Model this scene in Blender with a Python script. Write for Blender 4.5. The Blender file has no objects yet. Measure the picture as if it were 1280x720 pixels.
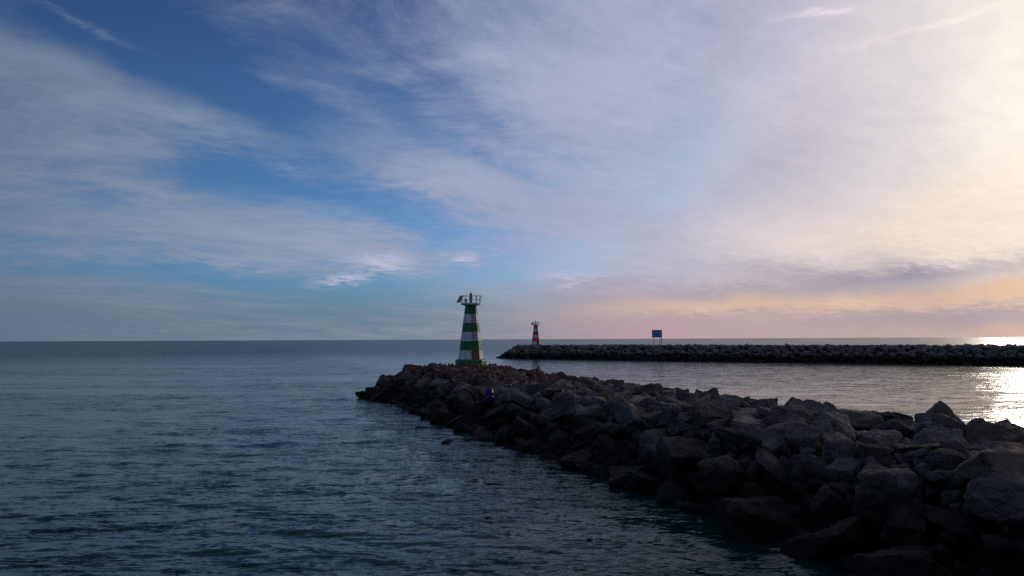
import bpy, bmesh, math, random
import numpy as np
from mathutils import Vector, Matrix, noise
from math import radians as R

random.seed(11); rng = np.random.default_rng(11)
sc = bpy.context.scene
C = sc.collection
CAM_H, F, PITCH, ROLL = 6.2, 865.0, 4.23, 0.245     # photo pixels at 1280 wide
HORIZON = 424.0

# ------------------------------------------------------------------ helpers
def tag(o, label=None, cat=None, group=None, kind=None):
    if label: o['label'] = label
    if cat: o['category'] = cat
    if group: o['group'] = group
    if kind: o['kind'] = kind
    return o

def obj(name, bm, mats, parent=None, smooth=False):
    me = bpy.data.meshes.new(name)
    if smooth:
        for f in bm.faces: f.smooth = True
    bm.to_mesh(me); bm.free()
    for m in (mats if isinstance(mats, (list, tuple)) else [mats]): me.materials.append(m)
    o = bpy.data.objects.new(name, me); C.objects.link(o)
    if parent: o.parent = parent
    return o

def box(bm, cx, cy, cz, sx, sy, sz, rot=None, mat=0):
    vs = []
    for x in (-1, 1):
        for y in (-1, 1):
            for z in (-1, 1):
                v = Vector((x*sx/2, y*sy/2, z*sz/2))
                if rot is not None: v = rot @ v
                vs.append(bm.verts.new(v + Vector((cx, cy, cz))))
    idx = [(0,1,3,2),(4,6,7,5),(0,4,5,1),(2,3,7,6),(0,2,6,4),(1,5,7,3)]
    for i in idx:
        f = bm.faces.new([vs[k] for k in i]); f.material_index = mat

def tube(bm, a, b, r, r2=None, n=8, caps=True, mat=0):
    a, b = Vector(a), Vector(b); r2 = r if r2 is None else r2
    d = (b-a).normalized()
    up = Vector((0,0,1)) if abs(d.z) < .9 else Vector((1,0,0))
    u = d.cross(up).normalized(); w = d.cross(u)
    A = [bm.verts.new(a + (u*math.cos(t)+w*math.sin(t))*r) for t in [2*math.pi*k/n for k in range(n)]]
    B = [bm.verts.new(b + (u*math.cos(t)+w*math.sin(t))*r2) for t in [2*math.pi*k/n for k in range(n)]]
    for k in range(n):
        f = bm.faces.new((A[k], A[(k+1)%n], B[(k+1)%n], B[k])); f.material_index = mat
    if caps:
        bm.faces.new(A[::-1]).material_index = mat; bm.faces.new(B).material_index = mat

def ring(bm, R_, z, n, off=0.0, cx=0, cy=0):
    return [bm.verts.new((cx+R_*math.cos(off+2*math.pi*k/n), cy+R_*math.sin(off+2*math.pi*k/n), z)) for k in range(n)]

def lathe(bm, prof, n, off=0.0, mats=None, cap=True, cx=0, cy=0):
    rs = [ring(bm, r, z, n, off, cx, cy) for r, z in prof]
    for i in range(len(rs)-1):
        for k in range(n):
            f = bm.faces.new((rs[i][k], rs[i][(k+1)%n], rs[i+1][(k+1)%n], rs[i+1][k]))
            if mats: f.material_index = mats[i]
    if cap:
        bm.faces.new(rs[0][::-1]); f = bm.faces.new(rs[-1])
        if mats: f.material_index = mats[-1]

# ------------------------------------------------------------------ materials
class NT:
    """small helper for building node trees"""
    def __init__(s, tree): s.t = tree; s.n = tree.nodes; s.l = tree.links
    def new(s, typ, **kw):
        x = s.n.new(typ)
        for k, v in kw.items(): setattr(x, k, v)
        return x
    def put(s, sock, v):
        if isinstance(v, bpy.types.NodeSocket): s.l.new(v, sock)
        elif v is not None:
            if isinstance(v, (tuple, list)) and sock.type == 'RGBA' and len(v) == 3: v = (*v, 1)
            sock.default_value = v
    def math(s, op, a, b=None, c=None, clamp=False):
        x = s.new('ShaderNodeMath', operation=op, use_clamp=clamp)
        s.put(x.inputs[0], a)
        if b is not None: s.put(x.inputs[1], b)
        if c is not None: s.put(x.inputs[2], c)
        return x.outputs[0]
    def vmath(s, op, a, b=None, scale=None):
        x = s.new('ShaderNodeVectorMath', operation=op)
        s.put(x.inputs[0], a)
        if b is not None: s.put(x.inputs[1], b)
        if scale is not None: s.put(x.inputs['Scale'], scale)
        return x.outputs[1] if op in ('LENGTH', 'DOT_PRODUCT') else x.outputs[0]
    def noise(s, vec, scale, detail=4, rough=.55, dist=0.0, lac=2.0):
        x = s.new('ShaderNodeTexNoise'); s.put(x.inputs['Vector'], vec)
        s.put(x.inputs['Scale'], scale); s.put(x.inputs['Detail'], detail); s.put(x.inputs['Roughness'], rough)
        s.put(x.inputs['Distortion'], dist); s.put(x.inputs['Lacunarity'], lac)
        return x.outputs[0]
    def mapr(s, v, a, b, c=0.0, d=1.0, smooth=True):
        x = s.new('ShaderNodeMapRange', interpolation_type='SMOOTHSTEP' if smooth else 'LINEAR')
        for i, k in enumerate((v, a, b, c, d)): s.put(x.inputs[i], k)
        return x.outputs[0]
    def mix(s, f, a, b, mode='MIX'):
        x = s.new('ShaderNodeMix', data_type='RGBA', blend_type=mode)
        s.put(x.inputs[0], f); s.put(x.inputs[6], a); s.put(x.inputs[7], b)
        return x.outputs[2]
    def ramp(s, v, stops, interp='EASE'):
        x = s.new('ShaderNodeValToRGB'); cr = x.color_ramp; cr.interpolation = interp
        while len(cr.elements) < len(stops): cr.elements.new(.5)
        for e, (p, c) in zip(cr.elements, stops):
            e.position = p; e.color = (*c, 1) if not isinstance(c, float) else (c, c, c, 1)
        s.put(x.inputs[0], v); return x.outputs[0]
    def comb(s, x, y, z):
        n = s.new('ShaderNodeCombineXYZ')
        for i, v in enumerate((x, y, z)): s.put(n.inputs[i], v)
        return n.outputs[0]
    def sep(s, v):
        n = s.new('ShaderNodeSeparateXYZ'); s.put(n.inputs[0], v); return n.outputs
    def mapping(s, v, loc=(0,0,0), rot=(0,0,0), scale=(1,1,1), typ='POINT'):
        n = s.new('ShaderNodeMapping', vector_type=typ); s.put(n.inputs[0], v)
        n.inputs[1].default_value = loc; n.inputs[2].default_value = rot; n.inputs[3].default_value = scale
        return n.outputs[0]
    def bump(s, h, dist, strength=1.0, normal=None):
        n = s.new('ShaderNodeBump'); s.put(n.inputs['Height'], h)
        n.inputs['Distance'].default_value = dist; n.inputs['Strength'].default_value = strength
        if normal is not None: s.put(n.inputs['Normal'], normal)
        return n.outputs[0]

def lin(c):
    return tuple((x/255/12.92 if x/255 <= .04045 else ((x/255+.055)/1.055)**2.4) for x in c)

def mat(name):
    m = bpy.data.materials.new(name); m.use_nodes = True
    t = NT(m.node_tree); b = m.node_tree.nodes['Principled BSDF']
    return m, t, b

def paint(name, col, rough=.55, rust=.35, dirt=.25, metallic=0.0):
    m, t, b = mat(name)
    co = t.new('ShaderNodeTexCoord').outputs['Object']
    streak = t.noise(t.mapping(co, scale=(5, 5, .7)), 1.4, 5, .6)
    blot = t.noise(co, 2.2, 6, .65, .5)
    c = t.mix(t.math('MULTIPLY', t.mapr(blot, .35, .7), dirt), col, tuple(x*.45+.02 for x in col))
    c = t.mix(t.math('MULTIPLY', t.mapr(t.math('MULTIPLY', streak, t.math('ADD', blot, .45)), .52, .68), rust), c, (.20, .075, .03))
    t.put(b.inputs['Base Color'], c); b.inputs['Metallic'].default_value = metallic
    t.put(b.inputs['Roughness'], t.mapr(blot, .3, .8, rough-.1, rough+.2))
    t.put(b.inputs['Normal'], t.bump(blot, .012)); b.inputs['Specular IOR Level'].default_value = .25
    return m

def rock_material(name, base, dark=1.0):
    m, t, b = mat(name)
    geo = t.new('ShaderNodeNewGeometry')
    oi = t.new('ShaderNodeObjectInfo')
    pos = geo.outputs['Position']
    z = t.sep(pos)[2]
    n1 = t.noise(pos, .9, 6, .6, .3)
    n2 = t.noise(pos, 5.0, 7, .68)
    n3 = t.noise(pos, 26.0, 4, .7)
    c = t.mix(t.mapr(n1, .3, .7), tuple(x*.55 for x in base), tuple(x*1.3 for x in base))
    c = t.mix(t.math('MULTIPLY', t.mapr(n2, .52, .74), .6), c, tuple(min(1, x*1.9+.02) for x in base))
    c = t.mix(1.0, c, oi.outputs['Color'], 'MULTIPLY')
    # salt and lichen specks
    c = t.mix(t.math('MULTIPLY', t.mapr(n3, .63, .75), .45), c, (.16, .145, .125))
    # wet weed near the water; higher up, slope shade painted into the colour
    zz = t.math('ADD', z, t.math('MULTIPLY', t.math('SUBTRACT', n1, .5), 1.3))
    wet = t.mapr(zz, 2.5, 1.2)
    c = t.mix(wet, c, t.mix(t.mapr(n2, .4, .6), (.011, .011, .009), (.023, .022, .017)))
    t.put(b.inputs['Base Color'], c)
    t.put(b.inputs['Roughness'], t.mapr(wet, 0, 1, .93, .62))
    b.inputs['Specular IOR Level'].default_value = .12
    crk = t.new('ShaderNodeTexVoronoi', feature='DISTANCE_TO_EDGE'); t.put(crk.inputs['Vector'], t.vmath('ADD', pos, t.vmath('SCALE', t.new('ShaderNodeTexNoise').outputs[1], scale=.5))); crk.inputs['Scale'].default_value = .9
    h = t.math('ADD', t.math('MULTIPLY', n2, 1.0), t.math('MULTIPLY', n3, .22))
    h = t.math('ADD', h, t.math('MULTIPLY', t.mapr(crk.outputs[0], 0, .05), .35))
    t.put(b.inputs['Normal'], t.bump(h, .16, .9))
    return m

M = {}
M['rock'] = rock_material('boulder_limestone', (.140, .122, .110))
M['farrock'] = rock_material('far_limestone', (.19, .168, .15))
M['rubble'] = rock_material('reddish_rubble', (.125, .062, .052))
M['green'] = paint('green_paint', (.005, .19, .055), rust=.25)
M['red'] = paint('red_paint', (.72, .025, .05), rust=.15)
M['white'] = paint('white_paint', (.62, .66, .70), rust=.65, dirt=.4)
M['rusty'] = paint('rusty_door_paint', (.16, .085, .055), rust=.9, dirt=.6, rough=.75)
M['steel'] = paint('galvanised_steel', (.60, .61, .62), rust=.3, metallic=.15, rough=.5)
M['darkgreen'] = paint('lantern_green', (.012, .05, .03), rust=.1, rough=.35)
M['darkred'] = paint('lantern_red', (.16, .02, .02), rust=.1, rough=.35)
M['blue'] = paint('sign_blue', (.02, .26, .58), rust=.0, dirt=.3, rough=.5)
M['signwhite'] = paint('sign_white', (.7, .72, .72), rust=0, dirt=.2)
M['signback'] = paint('sign_dark_panel', (.03, .045, .06), rust=.15)
M['barrel'] = paint('barrel_blue_plastic', (.010, .020, .12), rust=0, dirt=.25, rough=.35)
M['wood'] = paint('bleached_driftwood', (.42, .37, .31), rust=.1, dirt=.6, rough=.9)
m, t, b = mat('solar_cells'); M['solar'] = m
b.inputs['Roughness'].default_value = .15
co = t.new('ShaderNodeTexCoord').outputs['Object']
br = t.new('ShaderNodeTexBrick'); t.put(br.inputs['Vector'], co); br.offset = 0
br.inputs['Scale'].default_value = 6; br.inputs['Color1'].default_value = (.10, .11, .11, 1); br.inputs['Color2'].default_value = (.14, .14, .12, 1); br.inputs['Mortar'].default_value = (.35, .35, .33, 1)
t.put(b.inputs['Base Color'], br.outputs[0])

# ------------------------------------------------------------------ geometry of the two breakwaters
def smooth01(t): t = np.clip(t, 0, 1); return t*t*(3-2*t)

class Mound:
    def __init__(s, head, along, crest, hw_crest, hw_water, r_crest, r_water, length):
        s.head = np.array(head, float); s.u = np.array(along, float)/np.hypot(*along)
        s.w = np.array((-s.u[1], s.u[0]))
        s.crest, s.hc, s.hw, s.rc, s.rw, s.length = crest, hw_crest, hw_water, r_crest, r_water, length
    taper = 0.0; taper_neg = True
    def coords(s, x, y):
        dx, dy = np.asarray(x)-s.head[0], np.asarray(y)-s.head[1]
        return dx*s.u[0]+dy*s.u[1], dx*s.w[0]+dy*s.w[1]
    def height(s, x, y):
        a, l = s.coords(x, y)
        d1 = np.where(a > 0, np.abs(l), 1e3)
        hw = s.hw-s.taper*smooth01((a-18)/30)*(l < 0 if s.taper_neg else l > 0)
        g1 = (hw-d1)/(hw-s.hc)
        d2 = np.hypot(a, l)
        g2 = (s.rw-d2)/(s.rw-s.rc)
        g = np.maximum(g1, g2)
        h = np.where(g > 1, s.crest, g*s.crest)
        return np.maximum(h, -2.2)
    def world(s, a, l): return s.head + s.u*a + s.w*l

near = Mound((-6.4, 78.6), (0.36, -0.933), 2.5, 3.9, 8.3, 5.4, 9.9, 78)
near.taper = 1.3; near.taper_neg = near.coords(2.1, 30.5)[1] < 0
# lateral axis of `near` points to the channel (positive) or the open sea (negative)?
far = Mound((6.6, 229.7), (0.845, -0.535), 3.75, 4.5, 9.6, 4.8, 11.2, 260)

def core(m, name, cell, label, z_off, bmat):
    n_a = int((m.length+m.rw)/cell)+2; n_l = int(2*(m.rw+1)/cell)+2
    bm = bmesh.new(); grid = []
    for i in range(n_a):
        row = []
        for j in range(n_l):
            a = -m.rw-1+i*cell; l = -m.rw-1+j*cell
            p = m.world(a, l); h = float(m.height(p[0], p[1]))
            h += z_off + .35*noise.noise(Vector((p[0]*.6, p[1]*.6, 3.1)))+.12*noise.noise(Vector((p[0]*2.1, p[1]*2.1, 1.1)))
            row.append(bm.verts.new((p[0], p[1], h)))
        grid.append(row)
    for i in range(n_a-1):
        for j in range(n_l-1): bm.faces.new((grid[i][j], grid[i+1][j], grid[i+1][j+1], grid[i][j+1]))
    bmesh.ops.recalc_face_normals(bm, faces=bm.faces)
    o = obj(name, bm, bmat, smooth=True); tag(o, label, 'breakwater', kind='structure')
    return o
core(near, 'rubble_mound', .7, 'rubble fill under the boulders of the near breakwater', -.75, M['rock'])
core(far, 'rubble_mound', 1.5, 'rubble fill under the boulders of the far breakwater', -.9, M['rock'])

# ------------------------------------------------------------------ boulder shapes
def hull_rock(seed, ext, sub=3, pts=16, amp=.05, shape='block', bevel=.07):
    r = random.Random(seed); bm = bmesh.new()
    for k in range(pts):
        if shape == 'round':
            v = Vector((r.gauss(0,1), r.gauss(0,1), r.gauss(0,1))).normalized()*r.uniform(.88, 1.05)
        elif shape == 'peak':
            zz = r.choice((-.9, -.9, -.2, .25)); s_ = (1-(zz+.9)/2.1)
            a = r.uniform(0, 6.283); v = Vector((math.cos(a)*s_, math.sin(a)*s_, zz))
        else:
            v = Vector([r.choice((-1, 1))*r.uniform(.55, 1.0) for _ in range(3)])
            v = v*min(1, 1.45/v.length)
        bm.verts.new((v.x*ext[0], v.y*ext[1], v.z*ext[2]))
    if shape == 'peak': bm.verts.new((.08*ext[0], 0, 1.15*ext[2]))
    bmesh.ops.convex_hull(bm, input=bm.verts)
    for v in [v for v in bm.verts if not v.link_faces]: bm.verts.remove(v)
    bmesh.ops.dissolve_limit(bm, angle_limit=R(14), verts=bm.verts, edges=bm.edges)
    bmesh.ops.bevel(bm, geom=list(bm.edges), offset=bevel, segments=2, affect='EDGES', profile=.6, clamp_overlap=True)
    bmesh.ops.triangulate(bm, faces=bm.faces)
    # split long edges so that the surface relief has vertices to live on
    for _ in range(sub):
        lim = .5*(.55**_)
        es = [e for e in bm.edges if e.calc_length() > lim]
        if es: bmesh.ops.subdivide_edges(bm, edges=es, cuts=1, use_grid_fill=False)
        bmesh.ops.triangulate(bm, faces=bm.faces)
    bm.normal_update()
    o = Vector((seed*3.7, seed*1.3, 0))
    strat = Vector((r.uniform(-.3,.3), r.uniform(-.3,.3), 1)).normalized()
    mv = []
    for v in bm.verts:
        p = v.co+o
        d = amp*2.2*noise.fractal(p*1.5, .8, 2.0, 4) + amp*.5*noise.fractal(p*6, .7, 2.0, 3)
        d -= amp*.6*max(0, math.sin(p.dot(strat)*11+noise.noise(p*1.2)*3)-.75)*4   # bedding ledges
        mv.append(v.co+v.normal*d)
    for v, c in zip(bm.verts, mv): v.co = c
    bm.normal_update()
    me = bpy.data.meshes.new('boulder'); 
    for f in bm.faces: f.smooth = True
    for e in bm.edges:
        if len(e.link_faces) == 2 and e.calc_face_angle(0) > R(38): e.smooth = False
    bm.to_mesh(me); bm.free()
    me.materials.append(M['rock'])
    return me

PROTO = {}
for nm, cfgs in {
    'blocky': [((1, .8, .72), 'block')]*6,
    'slab-like': [((1.15, .85, .42), 'block')]*4,
    'rounded': [((1, .85, .75), 'round')]*4,
    'wedge-shaped': [((1, .8, .7), 'peak')]*3 }.items():
    PROTO[nm] = [hull_rock(100+17*i+len(nm)*7, e, 4, 13 if s != 'round' else 26, .045 if s != 'peak' else .02, s) for i, (e, s) in enumerate(cfgs)]

def lowpoly(seed, shape):   # small stones for the rubble meshes
    r = random.Random(seed); bm = bmesh.new()
    e = (1, r.uniform(.65, .95), r.uniform(.5, .8))
    for k in range(12):
        v = Vector([r.choice((-1, 1))*r.uniform(.45, 1.0) for _ in range(3)])
        v = v*min(1, 1.4/v.length)
        bm.verts.new((v.x*e[0], v.y*e[1], v.z*e[2]))
    bmesh.ops.convex_hull(bm, input=bm.verts)
    for v in [v for v in bm.verts if not v.link_faces]: bm.verts.remove(v)
    bmesh.ops.bevel(bm, geom=list(bm.edges), offset=.05, segments=1, affect='EDGES', clamp_overlap=True)
    bmesh.ops.triangulate(bm, faces=bm.faces)
    V = np.array([v.co[:] for v in bm.verts]); bm.verts.index_update()
    Fc = np.array([[v.index for v in f.verts] for f in bm.faces]); bm.free()
    return V, Fc
LOW = [lowpoly(i+5, 0) for i in range(14)]

def rot_random(rnd, tilt=1.0):
    return Matrix.Rotation(rnd.uniform(0, 6.283), 3, 'Z') @ Matrix.Rotation(rnd.gauss(0, .35)*tilt, 3, 'X') @ Matrix.Rotation(rnd.gauss(0, .35)*tilt, 3, 'Y')

def merged_stones(name, items, material, label, cat, group=None):
    Vs, Fs, n = [], [], 0
    for (p, s, rt) in items:
        V, Fc = LOW[random.randrange(len(LOW))]
        V2 = (V*s) @ np.array(rt).T + np.array(p)
        Vs.append(V2); Fs.append(Fc+n); n += len(V)
    V = np.concatenate(Vs); Fc = np.concatenate(Fs)
    me = bpy.data.meshes.new(name)
    me.vertices.add(len(V)); me.vertices.foreach_set('co', V.ravel())
    me.loops.add(Fc.size); me.loops.foreach_set('vertex_index', Fc.ravel().astype(np.int32))
    me.polygons.add(len(Fc)); me.polygons.foreach_set('loop_start', np.arange(0, Fc.size, 3, dtype=np.int32))
    me.update(calc_edges=True); me.validate(); me.materials.append(material)
    o = bpy.data.objects.new(name, me); C.objects.link(o)
    return tag(o, label, cat, group, 'stuff')

# ------------------------------------------------------------------ hand-placed boulders
def at(px, py, h):
    """point at height h that the photo shows at pixel (px, py)"""
    hor = HORIZON-(px-640)*.0043
    Y = (CAM_H-h)*F/(py-hor)
    return Vector(((px-640)/F*Y, Y, h))

G_ROCKS = 'boulders of the near breakwater'
placed = []       # x, y, r, z
def boulder(shape, idx, p, s, rot, label=None, col=(1, 1, 1), name='boulder'):
    o = bpy.data.objects.new(name, PROTO[shape][idx % len(PROTO[shape])]); C.objects.link(o)
    o.location = p; o.scale = s if hasattr(s, '__len__') else (s, s, s)
    o.rotation_euler = rot if not isinstance(rot, Matrix) else rot.to_euler()
    o.color = (*col, 1)
    tag(o, label, 'boulder', G_ROCKS)
    return o

HAND = [ # shape, proto, px, py(centre), h(centre), size, rot, colour, label
    ('blocky', 0, 950, 642, .55, (1.45, 1.0, 1.0), (0.1, -.15, .1), (1, 1, 1), 'broad tilted boulder at the waterline, biggest one at the foot of the slope'),
    ('wedge-shaped', 1, 1168, 515, 3.05, (1.2, 1.0, .72), (0, 0, .4), (.95, .85, .8), 'pointed pyramid-like boulder sticking up from the crest against the glittering channel'),
    ('slab-like', 0, 1252, 578, 2.95, (1.15, 1.0, 1.15), (0.02, .03, .12), (1.5, 1.25, 1.05), 'flat-topped pale slab catching light at the right edge of the photo'),
    ('rounded', 1, 1246, 618, 2.35, (1.05, .95, .95), (0, .1, .3), (1, 1, 1), 'big rounded boulder directly below the flat-topped pale slab'),
    ('blocky', 2, 840, 513, 2.7, (1.05, .8, .62), (0, .05, .1), (1.1, 1.05, 1), 'squared flat-topped block on the seaward crest edge, midway along the breakwater'),
    ('blocky', 3, 469, 491, .55, .85, (.1, 0, .5), (.8, .8, .8), 'outermost boulder at the very tip of the breakwater'),
    ('rounded', 2, 487, 486, .95, 1.0, (0, .2, 0), (.8, .8, .8), 'second boulder inward from the tip, leaning on the outermost one'),
    ('rounded', 0, 541, 458.5, 3.3, .72, (0, 0, 0), (.9, 1.1, 1.1), 'greenish grey rounded boulder silhouetted beside the lighthouse, farther one from its base'),
    ('rounded', 3, 556, 460, 3.1, .68, (0, .2, 1), (.8, .85, .9), 'dark rounded boulder between the greenish grey boulder and the lighthouse base'),
    ('wedge-shaped', 1, 672, 463, 3.0, .75, (0, 0, 1.1), (2.0, 1.1, .95), 'reddish pointed stone topping the rubble between the lighthouse and the channel'),
    ('slab-like', 1, 533, 539.5, -.34, .95, (.1, .1, .2), (.7, .7, .7), 'nearly drowned dark rock awash off the head, farther of the two'),
    ('rounded', 2, 562, 559, -.42, .80, (-.1, .15, 1), (.7, .7, .7), 'nearly drowned dark rock awash off the slope, nearer of the two'),
    ('wedge-shaped', 2, 1100, 556, 2.35, (1.3, 1.0, .8), (0, .2, 2.2), (1.1, 1, 1), 'large faceted boulder with a bright upper edge, between pointed boulder and pale slab'),
    ('slab-like', 3, 1060, 522, 2.9, (1.25, .9, .8), (.05, .1, .3), (1.05, 1, 1), 'broad low slab lying across the crest just short of the pointed boulder'),
]
for sh, k, px, py, h, s, rot, col, lab in HAND:
    p = at(px, py, h); boulder(sh, k, p, s, rot, lab, col)
    r = (s[0] if hasattr(s, '__len__') else s)
    placed.append((p.x, p.y, r*1.12))

# ------------------------------------------------------------------ packed boulders
tower_xy = at(588.5, 456.0, 3.05); tower_xy = (tower_xy.x, tower_xy.y)
barrel_p = at(612.3, 494.5, 2.15)
placed.append((tower_xy[0], tower_xy[1], 2.0)); placed.append((tower_xy[0], tower_xy[1]-2, 1.6)); placed.append((barrel_p.x, barrel_p.y, .4))
placed.append((barrel_p.x-.3, barrel_p.y-1.2, .7))

class Grid:
    def __init__(s, cell): s.c = cell; s.d = {}
    def add(s, x, y, r): s.d.setdefault((int(x//s.c), int(y//s.c)), []).append((x, y, r))
    def ok(s, x, y, r, k):
        i, j = int(x//s.c), int(y//s.c)
        for a in range(i-1, i+2):
            for b_ in range(j-1, j+2):
                for (X, Y, Q) in s.d.get((a, b_), ()):
                    if (X-x)**2+(Y-y)**2 < (k*(r+Q))**2: return False
        return True
g = Grid(4.0)
for x, y, r in placed: g.add(x, y, r)
rocks = []
def scatter(m, a0, a1, lmax, sizes, tries, k, keep, grid, out, hmin=-.45):
    for (r0, r1), n in zip(sizes, tries):
        for _ in range(n):
            a = random.uniform(a0, a1); l = random.uniform(-lmax, lmax)
            x, y = m.world(a, l); h = float(m.height(x, y))
            if h < hmin: continue
            r = random.uniform(r0, r1)
            if not keep(a, l, h, r): continue
            if grid.ok(x, y, r, k): grid.add(x, y, r); out.append((x, y, h, r, a, l))
def side(a, l): return l
# sign of the seaward side
sea_l = near.coords(*at(700, 600, 0)[:2])[1]
SEA = -1 if sea_l < 0 else 1
def keep_near(a, l, h, r):
    if h > 2.2 and r > .70: return random.random() < .07
    if h > 2.3 and a < 22 and r > .48: return random.random() < .04      # the head carries smaller rubble
    return True
scatter(near, -12, 78, 11.5, [(.95, 1.2), (.75, .95), (.55, .75), (.42, .55), (.32, .42)], [2200, 9000, 20000, 30000, 30000], .80, keep_near, g, rocks, -.15)

def visible(a, l, h):
    return not (l*SEA < -4.6 and h < 2.3)      # the channel slope is hidden behind the crest
def shows(q):
    x, y, h, r, a, l = q
    if not visible(a, l, h) or y < 3: return 0
    if abs(x/y) > .80: return 0
    if (CAM_H-h)/y > .49: return 0
    return r/y
rocks.sort(key=shows, reverse=True)
N_IND = 300-len(HAND)
ind, rest = rocks[:N_IND], rocks[N_IND:]
rnd = random.Random(5)
made = []
names = list(PROTO)
for (x, y, h, r, a, l) in ind:
    sh = rnd.choices(names, (6, 3, 3.4, .3))[0]
    s = (r*rnd.uniform(1.0, 1.25), r*rnd.uniform(.9, 1.12), r*rnd.uniform(.80, 1.05))
    slope = 0 if h > 2.4 else .3
    zc = h + .22 - r*(.28 if sh != 'slab-like' else .10) + rnd.uniform(-.10, .14)
    tone = max(.5, rnd.gauss(1, .24)); warm = rnd.gauss(0, .05)
    tint = 'grey'
    col = (tone*(1.03+warm), tone, tone*(.98-warm))
    u = rnd.random()
    if h > 2.6 and u < .10: tint = 'reddish'; col = (1.5, .95, .85)
    elif u > .93 and h > 1.4: tint = 'pale'; col = (1.9, 1.8, 1.65)
    elif h < 1.1: tint = 'dark wet'
    o = boulder(sh, rnd.randrange(9), (x, y, zc), s, rot_random(rnd, .75 if h > 2.2 else 1.1), None, col)
    made.append((o, sh, tint, a, l, h, r/y))
# names that single each boulder out: look, zone, stretch of the breakwater, size rank there
barrel_a = near.coords(barrel_p.x, barrel_p.y)[0]; peak_p = at(1168, 512, 3.1); peak_a = near.coords(peak_p.x, peak_p.y)[0]
block_p = at(840, 513, 2.7); block_a = near.coords(block_p.x, block_p.y)[0]
slab_p = at(1252, 580, 2.85); slab_a = near.coords(slab_p.x, slab_p.y)[0]
def stretch(a):
    if a < 6: return 'around the lighthouse head'
    if a < barrel_a-3: return 'between lighthouse and blue barrel'
    if a < barrel_a+4: return 'level with the blue barrel'
    if a < block_a-3: return 'between barrel and squared block'
    if a < block_a+3: return 'level with the squared block'
    if a < (block_a+peak_a)/2+1: return 'just this side of the squared block'
    if a < peak_a+2: return 'level with the pointed boulder'
    if a < slab_a-1.5: return 'between pointed boulder and pale slab'
    return 'nearest the camera, below the pale slab'
def zone(l, h):
    if h < .75: return 'at the waterline'
    if h < 1.7: return 'low on the slope'
    if h < 2.4: return 'high on the slope'
    return 'on the crest' if l*SEA > -1.5 else 'on the channel edge'
from collections import defaultdict
cls = defaultdict(list)
for q in made: cls[(q[1], q[2], zone(q[4], q[5]), stretch(q[3]))].append(q)
ORD = ['biggest', 'second biggest', 'third biggest', 'fourth biggest', 'fifth biggest', 'sixth biggest', 'seventh biggest', 'eighth biggest', 'ninth biggest', 'tenth biggest', 'eleventh biggest', 'twelfth biggest', 'thirteenth biggest', 'fourteenth biggest', 'fifteenth biggest']
for (sh, tint, zn, stt), qs in cls.items():
    qs.sort(key=lambda q: -q[6])
    for k, q in enumerate(qs):
        pre = '' if len(qs) == 1 else ORD[min(k, 14)]+' '
        q[0]['label'] = f"{pre}{tint} {sh} boulder {zn} {stt}"

# ------------------------------------------------------------------ small stones of the near breakwater (uncountable)
items = []
for (x, y, h, r, a, l) in rest:
    items.append(((x, y, h+.24-r*.3), r*1.08, rot_random(rnd, .8)))
gsm = Grid(2.0)
fill = []
scatter(near, -11, 78, 10.5, [(.2, .36), (.12, .2)], [26000, 20000], .9, lambda a, l, h, r: h > .2, gsm, fill)
for (x, y, h, r, a, l) in fill:
    items.append(((x, y, h-.18+rnd.uniform(0, .12)), r*1.2, rot_random(rnd)))
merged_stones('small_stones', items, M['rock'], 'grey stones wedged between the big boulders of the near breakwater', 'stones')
# reddish rubble heap around the lighthouse
gr = Grid(1.5); heap = []
def keep_heap(a, l, h, r):
    x, y = near.world(a, l)
    return h > 2.3 and math.hypot(x-tower_xy[0], y-tower_xy[1]) > 1.9 and random.random() < (1 if a < 16 else .35)
scatter(near, -5, 26, 6, [(.3, .5), (.14, .28)], [5000, 16000], .72, keep_heap, gr, heap)
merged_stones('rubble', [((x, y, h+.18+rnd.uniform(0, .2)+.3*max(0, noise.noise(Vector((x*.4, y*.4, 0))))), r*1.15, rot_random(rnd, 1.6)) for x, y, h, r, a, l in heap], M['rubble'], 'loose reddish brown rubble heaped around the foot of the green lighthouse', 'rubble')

# ------------------------------------------------------------------ far breakwater rocks
gf = Grid(4.0); fr = []
scatter(far, -12, 200, 11.5, [(.85, 1.15), (.65, .85), (.45, .65)], [16000, 36000, 40000], .72, lambda a, l, h, r: True, gf, fr)
merged_stones('armour_rocks', [((x, y, h+.45-r*.62), r*1.12, rot_random(rnd, .7)) for x, y, h, r, a, l in fr], M['farrock'], 'dark boulders piled along the far breakwater across the channel', 'rocks')

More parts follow.
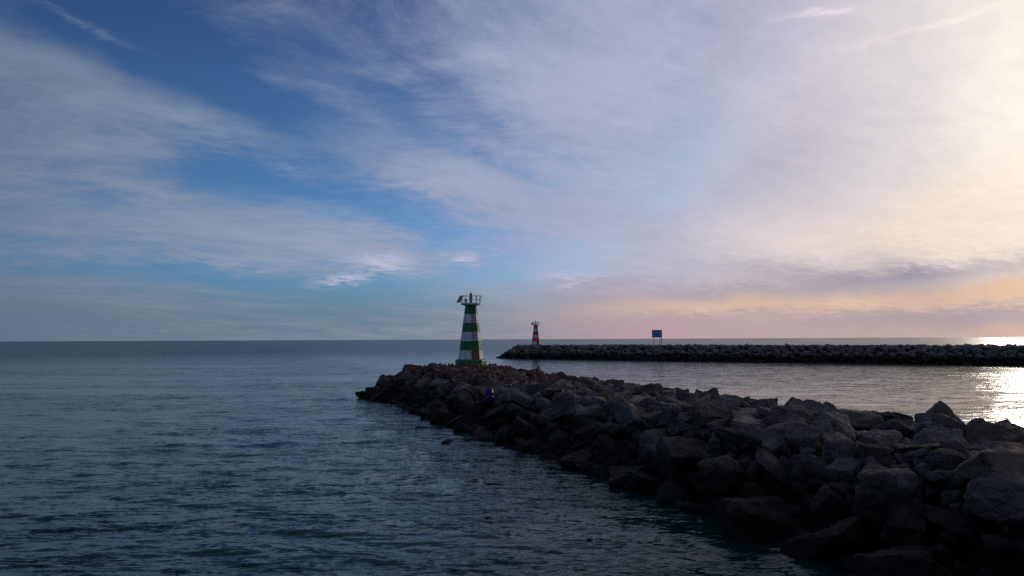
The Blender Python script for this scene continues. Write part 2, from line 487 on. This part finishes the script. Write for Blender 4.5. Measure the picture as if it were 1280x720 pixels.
# ------------------------------------------------------------------ beacon towers
def lighthouse(name, loc, rz, paint_m, lamp_m, label, solar_side, scale=1.0, porch=False):
    root = bpy.data.objects.new(name, None); C.objects.link(root); root.location = loc; root.scale = (scale,)*3
    tag(root, label, 'lighthouse', 'striped harbour lighthouses')
    OFF = R(rz)                                   # direction of one vertex of the octagon
    N = 8; cr = 1/1.0
    # plinth
    bm = bmesh.new(); lathe(bm, [(1.80, -1.2), (1.80, .62), (1.76, .74), (1.66, .80)], N, OFF)
    obj('plinth', bm, paint_m, root)
    # tapering body in six bands (white lowest, colour on top)
    z0, z1, r0, r1 = .80, 7.05, 1.46, .66
    prof = []; ms = []
    nb = 6
    for i in range(nb):
        for j in range(4):
            t_ = (i+j/4)/nb; prof.append((r0+(r1-r0)*t_, z0+(z1-z0)*t_)); ms.append(0 if i % 2 == 0 else 1)
    prof.append((r1, z1))
    bm = bmesh.new(); lathe(bm, prof, N, OFF, ms+[1], cap=False)
    obj('tower_body', bm, [M['white'], paint_m], root)
    # the face that carries door and ladder: between vertex directions OFF and OFF+45deg
    fa = OFF+R(22.5); n = Vector((math.cos(fa), math.sin(fa), 0)); tg = Vector((-math.sin(fa), math.cos(fa), 0))
    ap = math.cos(R(22.5))
    def fp(t_, z, out):                            # point on that face
        tt = (z-z0)/(z1-z0); rr = (r0+(r1-r0)*tt)*ap
        return n*(rr+out)+tg*t_+Vector((0, 0, z))
    def panel(bm, za, zb, w, o0, o1):
        vs = []
        for z in (za, zb):
            for s_ in (-w/2, w/2):
                for o_ in (o0, o1): vs.append(bm.verts.new(fp(s_, z, o_)))
        for i in [(0,1,3,2),(4,6,7,5),(0,4,5,1),(2,3,7,6),(0,2,6,4),(1,5,7,3)]: bm.faces.new([vs[k] for k in i])
    bm = bmesh.new(); panel(bm, .12, 2.05, .86, .02, .40 if porch else .10)
    bmesh.ops.recalc_face_normals(bm, faces=bm.faces)
    fr_ = obj('door_frame', bm, M['rusty'] if not porch else paint_m, root)
    bm = bmesh.new(); panel(bm, .2, 1.95, .70, (.40 if porch else .10)-.02, (.40 if porch else .10)+.03)
    bmesh.ops.recalc_face_normals(bm, faces=bm.faces)
    d = obj('door', bm, M['rusty'], root)
    bm = bmesh.new(); q = fp(.24, 1.05, .17 if not porch else .47); tube(bm, q, q+Vector((0,0,.16)), .02)
    tube(bm, q, q-n*.05, .015); obj('handle', bm, M['steel'], d)
    # ladder with hoops
    bm = bmesh.new()
    for s_ in (-.22, .22): tube(bm, fp(s_, 2.15, .16), fp(s_, 7.1, .16), .04, n=6)
    z = 2.3
    while z < 7.05: tube(bm, fp(-.22, z, .16), fp(.22, z, .16), .026, n=6); z += .3
    for z in (2.4, 3.6, 4.8, 6.0):
        for s_ in (-.22, .22): tube(bm, fp(s_, z, -.02), fp(s_, z, .16), .018, n=6)
    obj('ladder', bm, M['rusty'], root)
    # platform
    bm = bmesh.new(); lathe(bm, [(.70, 6.98), (1.05, 7.08), (1.16, 7.10), (1.16, 7.27), (1.1, 7.28)], 16, OFF)
    obj('gallery_floor', bm, M['steel'], root)
    bm = bmesh.new(); nr = 12
    for k in range(nr):
        a = OFF+2*math.pi*k/nr; c_, s_ = math.cos(a), math.sin(a)
        tube(bm, (1.1*c_, 1.1*s_, 7.2), (1.24*c_, 1.24*s_, 8.14), .04, n=6)
    for zz, rr in ((8.13, 1.24), (7.7, 1.17)):
        for k in range(24):
            a, a2 = OFF+2*math.pi*k/24, OFF+2*math.pi*(k+1)/24
            tube(bm, (rr*math.cos(a), rr*math.sin(a), zz), (rr*math.cos(a2), rr*math.sin(a2), zz), .026, n=6, caps=False)
    obj('railing', bm, M['steel'], root)
    # lantern
    bm = bmesh.new(); lathe(bm, [(.26, 7.27), (.26, 7.33), (.17, 7.36), (.17, 7.82), (.22, 7.86), (.22, 7.92)], 14)
    ln = obj('lantern', bm, lamp_m, root)
    bm = bmesh.new(); lathe(bm, [(.15, 7.92), (.17, 8.0), (.17, 8.22), (.13, 8.30)], 14); obj('lens', bm, lamp_m, ln)
    bm = bmesh.new(); lathe(bm, [(.19, 8.30), (.16, 8.38), (.07, 8.45), (.03, 8.52), (.035, 8.60), (.012, 8.72)], 12); obj('finial', bm, lamp_m, ln)
    # solar panels on a bracket outside the rail, and a battery box
    ang = math.pi if solar_side < 0 else 0
    p = Vector((-1.22, -.62, 7.72))
    rt = Matrix.Rotation(R(38), 3, 'Z') @ Matrix.Rotation(R(30), 3, 'Y')
    bm = bmesh.new(); box(bm, p.x, p.y, p.z, .05, .78, .92, rt)
    sp = obj('solar_panel', bm, M['steel'], root)
    q = p+rt @ Vector((-.032, 0, 0)); bm = bmesh.new(); box(bm, q.x, q.y, q.z, .015, .70, .84, rt); obj('solar_cells', bm, M['solar'], sp)
    bm = bmesh.new()
    for dy in (-.2, .2): tube(bm, (-.98, -.45+dy, 7.42), (-1.22, -.45+dy, 7.55), .022); tube(bm, (-1.0, -.4+dy, 8.0), (-1.2, -.45+dy, 7.86), .022)
    obj('bracket', bm, M['steel'], sp)
    bm = bmesh.new(); box(bm, -.55, -.62, 7.50, .34, .26, .44); obj('battery_box', bm, M['white'], root)
    bm = bmesh.new(); tube(bm, (.62, .35, 7.27), (.62, .35, 8.15), .04); box(bm, .62, .35, 7.95, .16, .12, .26); obj('aerial', bm, M['signwhite'], root)
    return root

def base_on(px, py, Y):
    hor = HORIZON-(px-640)*.0043
    return Vector(((px-640)/F*Y, Y, CAM_H-(py-hor)*Y/F))
# vertex of the octagon towards the camera
lighthouse('harbour_lighthouse', (tower_xy[0], tower_xy[1], 2.92), -90-math.degrees(math.atan2(tower_xy[0], tower_xy[1])), M['green'], M['darkgreen'],
           'green and white banded lighthouse with rusty ladder standing on the near breakwater head', -1, 1.065)
rp = base_on(669.5, 433.2, 232)
lighthouse('harbour_lighthouse', (rp.x, rp.y, rp.z), -90+5, M['red'], M['darkred'],
           'small red and white banded lighthouse on the end of the far breakwater', -1, 1.0, True)

# ------------------------------------------------------------------ blue sign on the far breakwater
sp_ = base_on(820.5, 431.3, 203)
root = bpy.data.objects.new('harbour_sign', None); C.objects.link(root); root.location = sp_
root.rotation_euler = (0, 0, R(-4)); root.scale = (1.12,)*3
tag(root, 'blue rectangular notice board on three posts on the crest of the far breakwater', 'sign')
bm = bmesh.new(); box(bm, -.26, 0, 2.95, 2.05, .10, 2.0); bd = obj('board', bm, M['blue'], root)
bm = bmesh.new()
for (x, z, w, h) in [(-.9, 2.42, .16, .28), (-.9, 2.75, .3, .05), (-.62, 2.4, .12, .22), (-.38, 2.38, .24, .08), (-.42, 2.52, .16, .06), (-.2, 3.05, .5, .05), (-.3, 3.3, .34, .05)]:
    box(bm, x, -.056, z, w, .012, h)
tag(obj('lettering', bm, M['signwhite'], bd), 'faint white marks on the blue board')
bm = bmesh.new(); box(bm, .80, -.035, 2.95, .12, .14, 2.0); obj('edge_strip', bm, M['signwhite'], root)
bm = bmesh.new(); rt = Matrix.Rotation(R(50), 3, 'Z'); c_ = rt @ Vector((.38, 0, 0)); box(bm, .86+c_.x, .02+c_.y, 2.95, .78, .08, 2.0, rt); tag(obj('side_board', bm, M['signback'], root), 'dark board set at an angle')
for px_, py_ in ((-.8, .09), (.74, .12), (1.22, .50)):
    bm = bmesh.new(); tube(bm, (px_, py_, -1.2), (px_, py_, 3.85), .07, n=8); obj('post', bm, M['signback'], root)

# ------------------------------------------------------------------ barrel and driftwood
root = bpy.data.objects.new('plastic_barrel', None); C.objects.link(root); root.location = barrel_p+Vector((0, 0, -.38)); root.rotation_euler = (R(-6), R(-5), 0)
tag(root, 'blue plastic barrel wedged upright among dark boulders on the seaward slope', 'barrel')
bm = bmesh.new(); lathe(bm, [(.22, 0), (.265, .03), (.285, .10), (.285, .26), (.30, .28), (.30, .31), (.285, .33), (.285, .56), (.30, .58), (.30, .61), (.285, .63), (.28, .78), (.25, .86), (.20, .88)], 24)
obj('drum', bm, M['barrel'], root, True)
bm = bmesh.new(); lathe(bm, [(.255, .80), (.262, .90), (.23, .90)], 24); obj('rim', bm, M['barrel'], root, True)
for cx in (-.11, .11):
    bm = bmesh.new(); lathe(bm, [(.04, .87), (.04, .915), (.03, .92)], 10, cx=cx); obj('cap', bm, M['barrel'], root)

sticks = [ # photo pixel ends (a), (b), height, thickness, label
    ((593, 482), (606, 487), 2.55, .030, 'thin pale stick lying just beside the blue barrel'),
    ((576, 485), (585, 479), 2.75, .030, 'thin crooked stick on the slope farther from the barrel, towards the tip'),
    ((637, 481), (646, 476), 3.0, .045, 'forked bleached branch on the dark boulders beyond the blue barrel'),
    ((634, 481), (629, 481), 3.0, .04, 'short bleached stick lying flat next to the forked branch'),
    ((611, 471), (618, 476), 3.1, .035, 'bleached stick sloping on the rubble between lighthouse and barrel'),
    ((617, 468), (620, 472), 3.15, .06, 'stubby pale piece of driftwood on the reddish rubble'),
    ((643, 484), (650, 490), 2.9, .030, 'thin stick pointing down the slope below the forked branch'),
    ((612, 457.6), (636, 456.8), 3.35, .05, 'long pale pole lying level on the rubble behind the lighthouse foot'),
    ((651, 464), (658, 471), 3.2, .045, 'pale branch leaning on reddish rubble near the channel side'),
    ((579, 459.2), (586, 458.6), 3.2, .04, 'short pale stick at the foot of the green plinth'),
]
for i, (a, b_, h, r, lab) in enumerate(sticks):
    A = at(*a, h+.28); B = at(*b_, h+.28+(.05))
    Dm = (A.y+B.y)/2; A = Vector(((a[0]-640)/F*Dm, Dm, CAM_H-(a[1]-HORIZON+(a[0]-640)*.0043)*Dm/F)); B = Vector(((b_[0]-640)/F*(Dm+.4), Dm+.4, CAM_H-(b_[1]-HORIZON+(b_[0]-640)*.0043)*(Dm+.4)/F))
    bm = bmesh.new(); P = A; rr = r; ns = 5
    for k in range(1, ns+1):
        Q = A.lerp(B, k/ns)+Vector((rnd.uniform(-.04, .04), rnd.uniform(-.04, .04), rnd.uniform(-.03, .03)))*(0 if k == ns else 1)
        tube(bm, P, Q, rr, rr*.85, n=6); P = Q; rr *= .86
    mid = A.lerp(B, .55); L = (B-A).length
    tube(bm, mid, mid+Vector((.2*L, .2*L, .22*L)), r*.6, r*.25, n=5)
    if i == 2: tube(bm, mid, mid+Vector((-.1*L, .1*L, .35*L)), r*.7, r*.3, n=5)
    tag(obj('driftwood_stick', bm, M['wood']), lab, 'driftwood', 'bleached driftwood on the near breakwater')

# ------------------------------------------------------------------ sea
def build_sea():
    front = np.linspace(R(-48), R(48), 1150); 
    restA = np.linspace(R(48), R(312), 120)[1:-1]
    ang = np.concatenate([front, restA]); nA = len(ang)
    dyp = np.concatenate([np.linspace(620, 2.2, 560)])          # rows spaced by how the photo sees them
    rad = CAM_H*F/dyp
    rad = np.concatenate([[.01, 3.0, 6.0], rad, [3200, 5000, 9000, 18000, 40000]])
    nR = len(rad)
    A, Rr = np.meshgrid(ang, rad)
    X = Rr*np.sin(A); Y = Rr*np.cos(A); Z = np.zeros_like(X)
    cell_r = np.gradient(rad)[:, None]*np.ones_like(A); cell_t = Rr*R(96)/1150
    rg = np.random.default_rng(3)
    behind = near.coords(X, Y)[1]*SEA < -2                   # sheltered channel
    DX = np.zeros_like(X); DY = np.zeros_like(X)
    for k in range(90):
        wl = 10**rg.uniform(math.log10(.45), math.log10(11)); th = R(252)+rg.normal(0, .50)      # swell coming in from the open sea
        if wl > 5: th = R(256)+rg.normal(0, .18)
        kx, ky = 2*math.pi/wl*math.cos(th), 2*math.pi/wl*math.sin(th)
        amp = .0024*wl**.65*rg.uniform(.5, 1.3)
        # along-view resolution decides whether this wave can be carried by the mesh
        fade = smooth01((wl/np.maximum(cell_t*1.2, cell_r*np.abs(math.sin(th))*.9)-2.0)/2.5)
        fade = fade*np.where(behind, .55, 1)
        ph = rg.uniform(0, 6.28); q = kx*X+ky*Y+ph
        Z += fade*amp*np.sin(q)
        DX += fade*amp*.8*np.cos(q)*math.cos(th); DY += fade*amp*.8*np.cos(q)*math.sin(th)
    near_edge = smooth01((Rr-3)/4)
    Z *= near_edge
    V = np.stack([X+DX, Y+DY, Z], -1).reshape(-1, 3)
    i = np.arange(nR-1)[:, None]*nA; j = np.arange(nA)[None, :]; j2 = (j+1) % nA
    q = np.stack([i+j, i+nA+j, i+nA+j2, i+j2], -1).reshape(-1, 4)[:, ::-1]
    me = bpy.data.meshes.new('sea')
    me.vertices.add(len(V)); me.vertices.foreach_set('co', V.ravel())
    me.loops.add(q.size); me.loops.foreach_set('vertex_index', q.ravel().astype(np.int32))
    me.polygons.add(len(q)); me.polygons.foreach_set('loop_start', np.arange(0, q.size, 4, dtype=np.int32))
    me.polygons.foreach_set('use_smooth', np.ones(len(q), bool))
    me.update(calc_edges=True)
    if me.polygons[len(q)//2].normal.z < 0: me.flip_normals()
    o = bpy.data.objects.new('sea', me); C.objects.link(o)
    tag(o, 'dark rippled open sea and the paler channel between the two breakwaters', 'sea', kind='structure')
    m, t, b = mat('sea_water'); me.materials.append(m)
    pos = t.new('ShaderNodeNewGeometry').outputs['Position']
    patch = t.noise(t.mapping(pos, scale=(.02, .05, 1)), 1, 4, .6)
    t.put(b.inputs['Base Color'], t.mix(patch, (.001, .022, .020), (.002, .030, .027)))
    b.inputs['IOR'].default_value = 1.33; b.inputs['Specular IOR Level'].default_value = .22; b.inputs['Specular Tint'].default_value = (.58, .98, .86, 1)
    dist = t.vmath('LENGTH', pos)
    t.put(b.inputs['Roughness'], t.mapr(dist, 15, 400, .06, .30))
    gust = t.mapr(t.noise(t.mapping(pos, rot=(0, 0, R(-6)), scale=(.035, .16, 1)), 1, 7, .68, .3), .34, .66, .62, 1.35)
    gust = t.math('MULTIPLY', gust, t.mapr(t.noise(t.mapping(pos, rot=(0, 0, R(-4)), scale=(.008, .05, 1)), 1, 8, .75), .38, .62, .45, 1.6))
    def slopes(rot, sx, sy, detail, amp):
        x = t.new('ShaderNodeTexNoise'); t.put(x.inputs['Vector'], t.mapping(pos, rot=(0, 0, R(rot)), scale=(sx, sy, 1)))
        x.inputs['Scale'].default_value = 1; x.inputs['Detail'].default_value = detail; x.inputs['Roughness'].default_value = .6
        v = t.vmath('SUBTRACT', x.outputs[1], (.5, .5, .5))
        return t.vmath('MULTIPLY', v, (amp*.95, amp, 0))
    sl = t.vmath('ADD', slopes(-12, .30, 1.1, 3, .65), t.vmath('ADD', slopes(-7, 1.1, 5.6, 4, 1.05), slopes(9, 5, 19, 2, .75)))
    sl = t.vmath('SCALE', sl, scale=t.math('MULTIPLY', gust, t.mapr(dist, 80, 2500, 1, .75)))
    side_ = t.vmath('DOT_PRODUCT', t.vmath('SUBTRACT', pos, (near.head[0], near.head[1], 0)), (-near.w[0]*SEA, -near.w[1]*SEA, 0))
    sl = t.vmath('SCALE', sl, scale=t.mapr(side_, -3, 10, 1, .44))      # the channel lies in the lee
    nrm = t.vmath('NORMALIZE', t.vmath('ADD', t.new('ShaderNodeNewGeometry').outputs['Normal'], sl))
    t.put(b.inputs['Normal'], nrm)
    return o
build_sea()
bm = bmesh.new(); lathe(bm, [(42000, -60.0), (42000, -61)], 48); tag(obj('seabed', bm, M['rock']), 'seabed under the open water', 'seabed', kind='structure')

# ------------------------------------------------------------------ world
SUN_AZ, SUN_EL = 39.2, 12.0
def pix(px, py):
    x = (px-640)/F; z = (360-py)/F; p = R(PITCH)
    v = Vector((x, math.cos(p)-z*math.sin(p), math.sin(p)+z*math.cos(p))).normalized()
    return math.degrees(math.atan2(v.x, v.y)), math.degrees(math.asin(v.z))

def build_world():
    w = bpy.data.worlds.new('World'); sc.world = w; w.use_nodes = True
    t = NT(w.node_tree); bg = w.node_tree.nodes['Background']
    sky = t.new('ShaderNodeTexSky', sky_type='NISHITA'); sky.sun_disc = False
    sky.sun_elevation = R(SUN_EL); sky.sun_rotation = R(SUN_AZ); sky.air_density = 1.0; sky.dust_density = 1.0; sky.ozone_density = 2.0
    d = t.new('ShaderNodeTexCoord').outputs['Generated']
    X, Y, Z = t.sep(t.vmath('NORMALIZE', d))
    Zc = t.math('MAXIMUM', Z, 0.0)
    az = t.math('MULTIPLY', t.math('ARCTAN2', X, Y), 180/math.pi)
    el = t.math('MULTIPLY', t.math('ARCSINE', Zc), 180/math.pi)
    # cloud sheet coordinates: the sheet seen in perspective, streaks run towards azimuth PHI
    inv = t.math('DIVIDE', 1.0, t.math('ADD', Zc, .10))
    sheet = t.comb(t.math('MULTIPLY', X, inv), t.math('MULTIPLY', Y, inv), 0)
    PHI = 48
    swn = t.new('ShaderNodeTexNoise'); t.put(swn.inputs['Vector'], sheet); swn.inputs['Scale'].default_value = .55; swn.inputs['Detail'].default_value = 3
    swirl = t.vmath('MULTIPLY', t.vmath('SUBTRACT', swn.outputs[1], (.5, .5, .5)), (.8, .8, 0))
    sheet2 = t.vmath('ADD', sheet, swirl)
    sh = t.mapping(sheet2, rot=(0, 0, R(PHI)))            # y axis now along the streaks
    tr = t.noise(t.mapping(t.vmath('ADD', sheet2, swirl), rot=(0, 0, R(-20)), scale=(2.4, 11, 1)), 1.0, 6, .62, .25)   # fibres across the streaks
    streak = t.noise(t.mapping(sh, scale=(2.2, .95, 1)), 1.0, 8, .60, .1)
    fine = t.noise(t.mapping(sh, rot=(0, 0, R(14)), scale=(9, 5.0, 1)), 1.0, 9, .74, .1)
    soft = t.noise(t.mapping(t.comb(az, el, 0), scale=(.045, .09, 1)), 1.0, 5, .55, .4)
    rip = t.noise(t.mapping(t.comb(az, el, 3), rot=(0, 0, R(8)), scale=(.55, 2.9, 1)), 1.0, 4, .6, .8)
    # wandering edges
    wa = t.noise(t.mapping(t.comb(az, el, 0), scale=(.10, .16, 1)), 1.0, 4, .55)
    azw = t.math('ADD', az, t.math('MULTIPLY', t.math('SUBTRACT', wa, .5), 9.0))
    elw = t.math('ADD', el, t.math('ADD', t.math('MULTIPLY', t.math('SUBTRACT', soft, .5), 5.0), t.math('MULTIPLY', t.math('SUBTRACT', fine, .5), 2.2)))
    P = t.comb(azw, elw, 0)
    P0 = t.comb(az, elw, 0)
    def blob(px, py, rx, ry, rot, w, base=P):
        a, e = pix(px, py); k = 180/math.pi/F
        # gaussian: rotate (image clockwise positive) then scale
        v = t.mapping(base, loc=(a, e, 0), rot=(0, 0, R(-rot)), scale=(rx*k, ry*k, 1), typ='TEXTURE')
        r2 = t.vmath('DOT_PRODUCT', v, v)
        return t.math('MULTIPLY', t.math('POWER', math.e, t.math('MULTIPLY', r2, -.7)), w)
    def total(lst, start, base=P):
        s_ = start
        for bb in lst: s_ = t.math('ADD', s_, blob(*bb, base=base))
        return s_
    dens = total([
        (240, 150, 330, 30, 11, .40),
        (350, 290, 190, 34, 8, .46), (80, 200, 150, 30, 10, .12),
        (110, 365, 230, 34, 4, .36),
        (480, 328, 34, 10, 10, .36), (430, 345, 36, 6, 0, .35), (575, 327, 22, 7, 0, .32),
        (720, 80, 170, 150, 10, .26), (480, 120, 90, 90, 20, -.14), (690, 262, 130, 22, 17, .34), (540, 235, 80, 10, 20, .2), (560, 140, 110, 12, 30, .18), (520, 110, 110, 55, 30, -.18), (760, 225, 90, 12, 25, -.22), (620, 205, 90, 10, 18, -.22),
        (1140, 190, 190, 210, 0, .75), (1000, 290, 160, 70, 0, .55), (900, 355, 220, 40, 0, .45),
        (740, 130, 110, 70, 30, .22), (760, 370, 130, 14, 3, .25), (720, 352, 40, 6, 12, .3),
        (150, 40, 190, 50, 20, -.62), (265, 105, 150, 30, 25, -.50), (370, 15, 140, 50, 10, -.26),
        (300, 222, 66, 22, 8, -.62), (135, 240, 75, 15, 8, -.36),
        (470, 262, 110, 28, 16, -.48), (340, 345, 240, 16, 2, -.60), (430, 375, 180, 18, 0, -.42), (300, 400, 200, 14, 0, -.2), (620, 330, 100, 18, 8, -.26), (670, 349, 80, 9, 0, -.2),
        (872, 182, 40, 30, 10, -.34), (885, 140, 60, 50, 30, -.22), (940, 50, 70, 80, 24, -.32), (800, 200, 60, 24, 20, -.2), (850, 245, 70, 34, -20, -.34), (650, 190, 120, 20, 25, -.15), (740, 320, 60, 26, 0, -.30),
    ], .555)
    nz = t.math('ADD', t.math('MULTIPLY', t.math('SUBTRACT', streak, .5), .95), t.math('MULTIPLY', t.math('SUBTRACT', fine, .5), .62))
    nz = t.math('ADD', nz, t.math('MULTIPLY', t.math('SUBTRACT', soft, .5), .30))
    nz = t.math('ADD', nz, t.math('MULTIPLY', t.math('SUBTRACT', tr, .5), t.mapr(soft, .4, .62, .1, .75)))
    # ripples only in one patch of the sheet
    nz = t.math('ADD', nz, t.math('MULTIPLY', t.math('SUBTRACT', rip, .5), t.math('ADD', total([(480, 300, 110, 32, 8, .9), (1060, 30, 130, 22, 0, .4)], .06, P0), 0)))
    quiet = t.mapr(az, -2, 24, 1.05, .30)      # the thick veil towards the sun is smoother
    dens = t.math('ADD', dens, t.math('MULTIPLY', nz, quiet))
    mask = t.mapr(dens, -.02, 1.08)
    # cloud colour against azimuth, high and low in the sky
    u = t.mapr(az, -60, 90, 0, 1, smooth=False)
    def U(px): return (pix(px, 300)[0]+60)/150
    hi = t.ramp(u, [(0, lin((96, 112, 142))), (U(0), lin((118, 132, 154))), (U(300), lin((140, 154, 176))), (U(640), lin((160, 168, 196))), (U(850), lin((178, 182, 204))),
                    (U(1000), lin((204, 200, 212))), (U(1150), lin((224, 217, 218))), (U(1280), lin((247, 240, 230))), ((55+60)/150, lin((255, 246, 232))), (1, lin((150, 150, 160)))], 'LINEAR')
    lo = t.ramp(u, [(0, lin((92, 104, 122))), (U(0), lin((100, 112, 130))), (U(300), lin((122, 136, 150))), (U(640), lin((150, 152, 164))), (U(800), lin((174, 156, 166))),
                    (U(1000), lin((186, 166, 168))), (U(1280), lin((200, 168, 160))), ((55+60)/150, lin((240, 200, 160))), (1, lin((130, 120, 130)))], 'LINEAR')
    ccol = t.mix(t.mapr(t.math('ADD', elw, 0), 1.0, 7.0), lo, hi)
    cream = total([(1010, 290, 150, 30, -5, .35), (1180, 290, 150, 30, -10, .5), (1280, 290, 80, 60, 0, .5)], 0.0)
    ccol = t.mix(t.math('MINIMUM', cream, 1.0), ccol, lin((244, 226, 208)))
    orange = total([(1040, 385, 150, 6, -2, .55), (1180, 370, 110, 7, -9, .75), (1280, 353, 80, 9, -9, .8), (1290, 405, 60, 7, 0, .5), (860, 388, 120, 10, -4, .35)], 0.0, P0)
    ccol = t.mix(t.math('MINIMUM', orange, 1.0), ccol, lin((232, 196, 166)))
    mauve = total([(1030, 352, 90, 15, 10, .6), (1130, 335, 40, 14, 20, .45), (1220, 335, 110, 9, -6, .55), (1190, 393, 120, 10, -4, .55), (930, 372, 80, 7, 0, .4), (980, 205, 60, 40, 0, .25)], 0.0, P0)
    ccol = t.mix(t.math('MINIMUM', t.math('MULTIPLY', mauve, t.mapr(streak, .2, .75, .7, 1.15)), 1.0), ccol, lin((152, 148, 164)))
    # inner light and shade of the veil
    ccol = t.mix(1.0, ccol, t.mix(t.mapr(t.math('ADD', t.math('MULTIPLY', fine, .5), t.math('MULTIPLY', streak, .5)), .3, .72), (.90, .91, .93), (1.10, 1.08, 1.06)), 'MULTIPLY')
    # clear air: physical sky, scaled; a grey sea haze low down
    clear = t.mix(1.0, sky.outputs[0], (SKY_T[0], SKY_T[1], SKY_T[2]), 'MULTIPLY')
    top = t.mapr(el, 6, 26)
    tint = t.ramp(t.mapr(el, 0, 30, 0, 1, smooth=False), [(0, (.17, .37, .72)), (.3, (.20, .40, .62)), (.5, (.215, .385, .54)), (1, (.145, .24, .41))], 'LINEAR')
    clear = t.vmath('SCALE', t.mix(1.0, clear, tint, 'MULTIPLY'), scale=2.0)
    haze_c = lo
    clear = t.mix(t.mapr(el, 6.5, .0, 0, .9), clear, t.mix(t.mapr(az, -12, 10), lin((104, 138, 158)), lo))
    clear = t.mix(1.0, clear, t.mix(t.mapr(az, -14, 26), (.80, .76, .84), (1.75, 1.0, .88)), 'MULTIPLY')
    col = t.mix(mask, clear, ccol)
    # small bright wisps
    wisp = total([(478, 330, 26, 7, 5, 1.0), (432, 344, 26, 4, 0, .9), (575, 327, 16, 5, -5, .8), (1030, 12, 34, 3, 3, .45), (1150, 38, 60, 4, -6, .22), (110, 30, 40, 3, 18, .2), (365, 212, 24, 5, 10, .2), (705, 345, 30, 4, 3, .4), (725, 356, 26, 2, -12, .5)], 0, P0)
    wisp = t.math('MULTIPLY', wisp, t.mapr(t.math('ADD', t.math('MULTIPLY', rip, .6), t.math('MULTIPLY', fine, .4)), .36, .56), clamp=True)
    col = t.mix(t.math('MULTIPLY', wisp, .95), col, t.mix(1.0, hi, (1.7, 1.5, 1.38), 'MULTIPLY'))
    # glow of the veiled sun
    sd = Vector((math.sin(R(SUN_AZ))*math.cos(R(SUN_EL)), math.cos(R(SUN_AZ))*math.cos(R(SUN_EL)), math.sin(R(SUN_EL))))
    dt = t.vmath('DOT_PRODUCT', t.vmath('NORMALIZE', d), tuple(sd))
    angd = t.math('MULTIPLY', t.math('ARCCOSINE', t.math('MINIMUM', dt, 1.0)), 180/math.pi)
    g1 = t.math('POWER', math.e, t.math('MULTIPLY', t.math('POWER', t.math('DIVIDE', angd, 8.5), 2), -1))
    g2 = t.math('POWER', math.e, t.math('MULTIPLY', t.math('POWER', t.math('DIVIDE', angd, 2.2), 2), -1))
    glow = t.math('ADD', t.math('MULTIPLY', g1, .06), t.math('MULTIPLY', g2, .0))
    col = t.mix(1.0, col, t.vmath('SCALE', (1.0, .93, .84), scale=glow), 'ADD')
    col = t.mix(1.0, col, t.mix(t.mapr(el, 28, 60), (1, 1, 1), (.62, .68, .78)), 'MULTIPLY')
    t.put(bg.inputs['Color'], t.vmath('SCALE', col, scale=1/SKY_S)); bg.inputs['Strength'].default_value = SKY_S
SKY_S = .10
SKY_T = (SKY_S,)*3
build_world()

sun = bpy.data.lights.new('sun', 'SUN'); sun.energy = .6; sun.angle = R(9.0); sun.color = (1, .88, .74)
so = bpy.data.objects.new('sun', sun); C.objects.link(so)
dirv = Vector((math.sin(R(SUN_AZ))*math.cos(R(SUN_EL)), math.cos(R(SUN_AZ))*math.cos(R(SUN_EL)), math.sin(R(SUN_EL))))
so.rotation_euler = dirv.to_track_quat('Z', 'Y').to_euler(); so.location = dirv*300

# ------------------------------------------------------------------ camera
cam = bpy.data.cameras.new('camera'); co_ = bpy.data.objects.new('camera', cam); C.objects.link(co_)
cam.sensor_width = 36; cam.lens = 36*F/1280; cam.clip_end = 100000; cam.clip_start = .1
co_.location = (0, 0, CAM_H)
rotm = Matrix.Rotation(R(90+PITCH), 4, 'X') @ Matrix.Rotation(R(-ROLL), 4, 'Z')
co_.rotation_euler = rotm.to_euler()
sc.camera = co_
sc.view_settings.view_transform = 'Standard'; sc.view_settings.look = 'None'; sc.view_settings.exposure = 0; sc.view_settings.gamma = 1
sc.cycles.max_bounces = 5; sc.cycles.glossy_bounces = 3; sc.cycles.use_denoising = False
sc.cycles.sample_clamp_indirect = 3
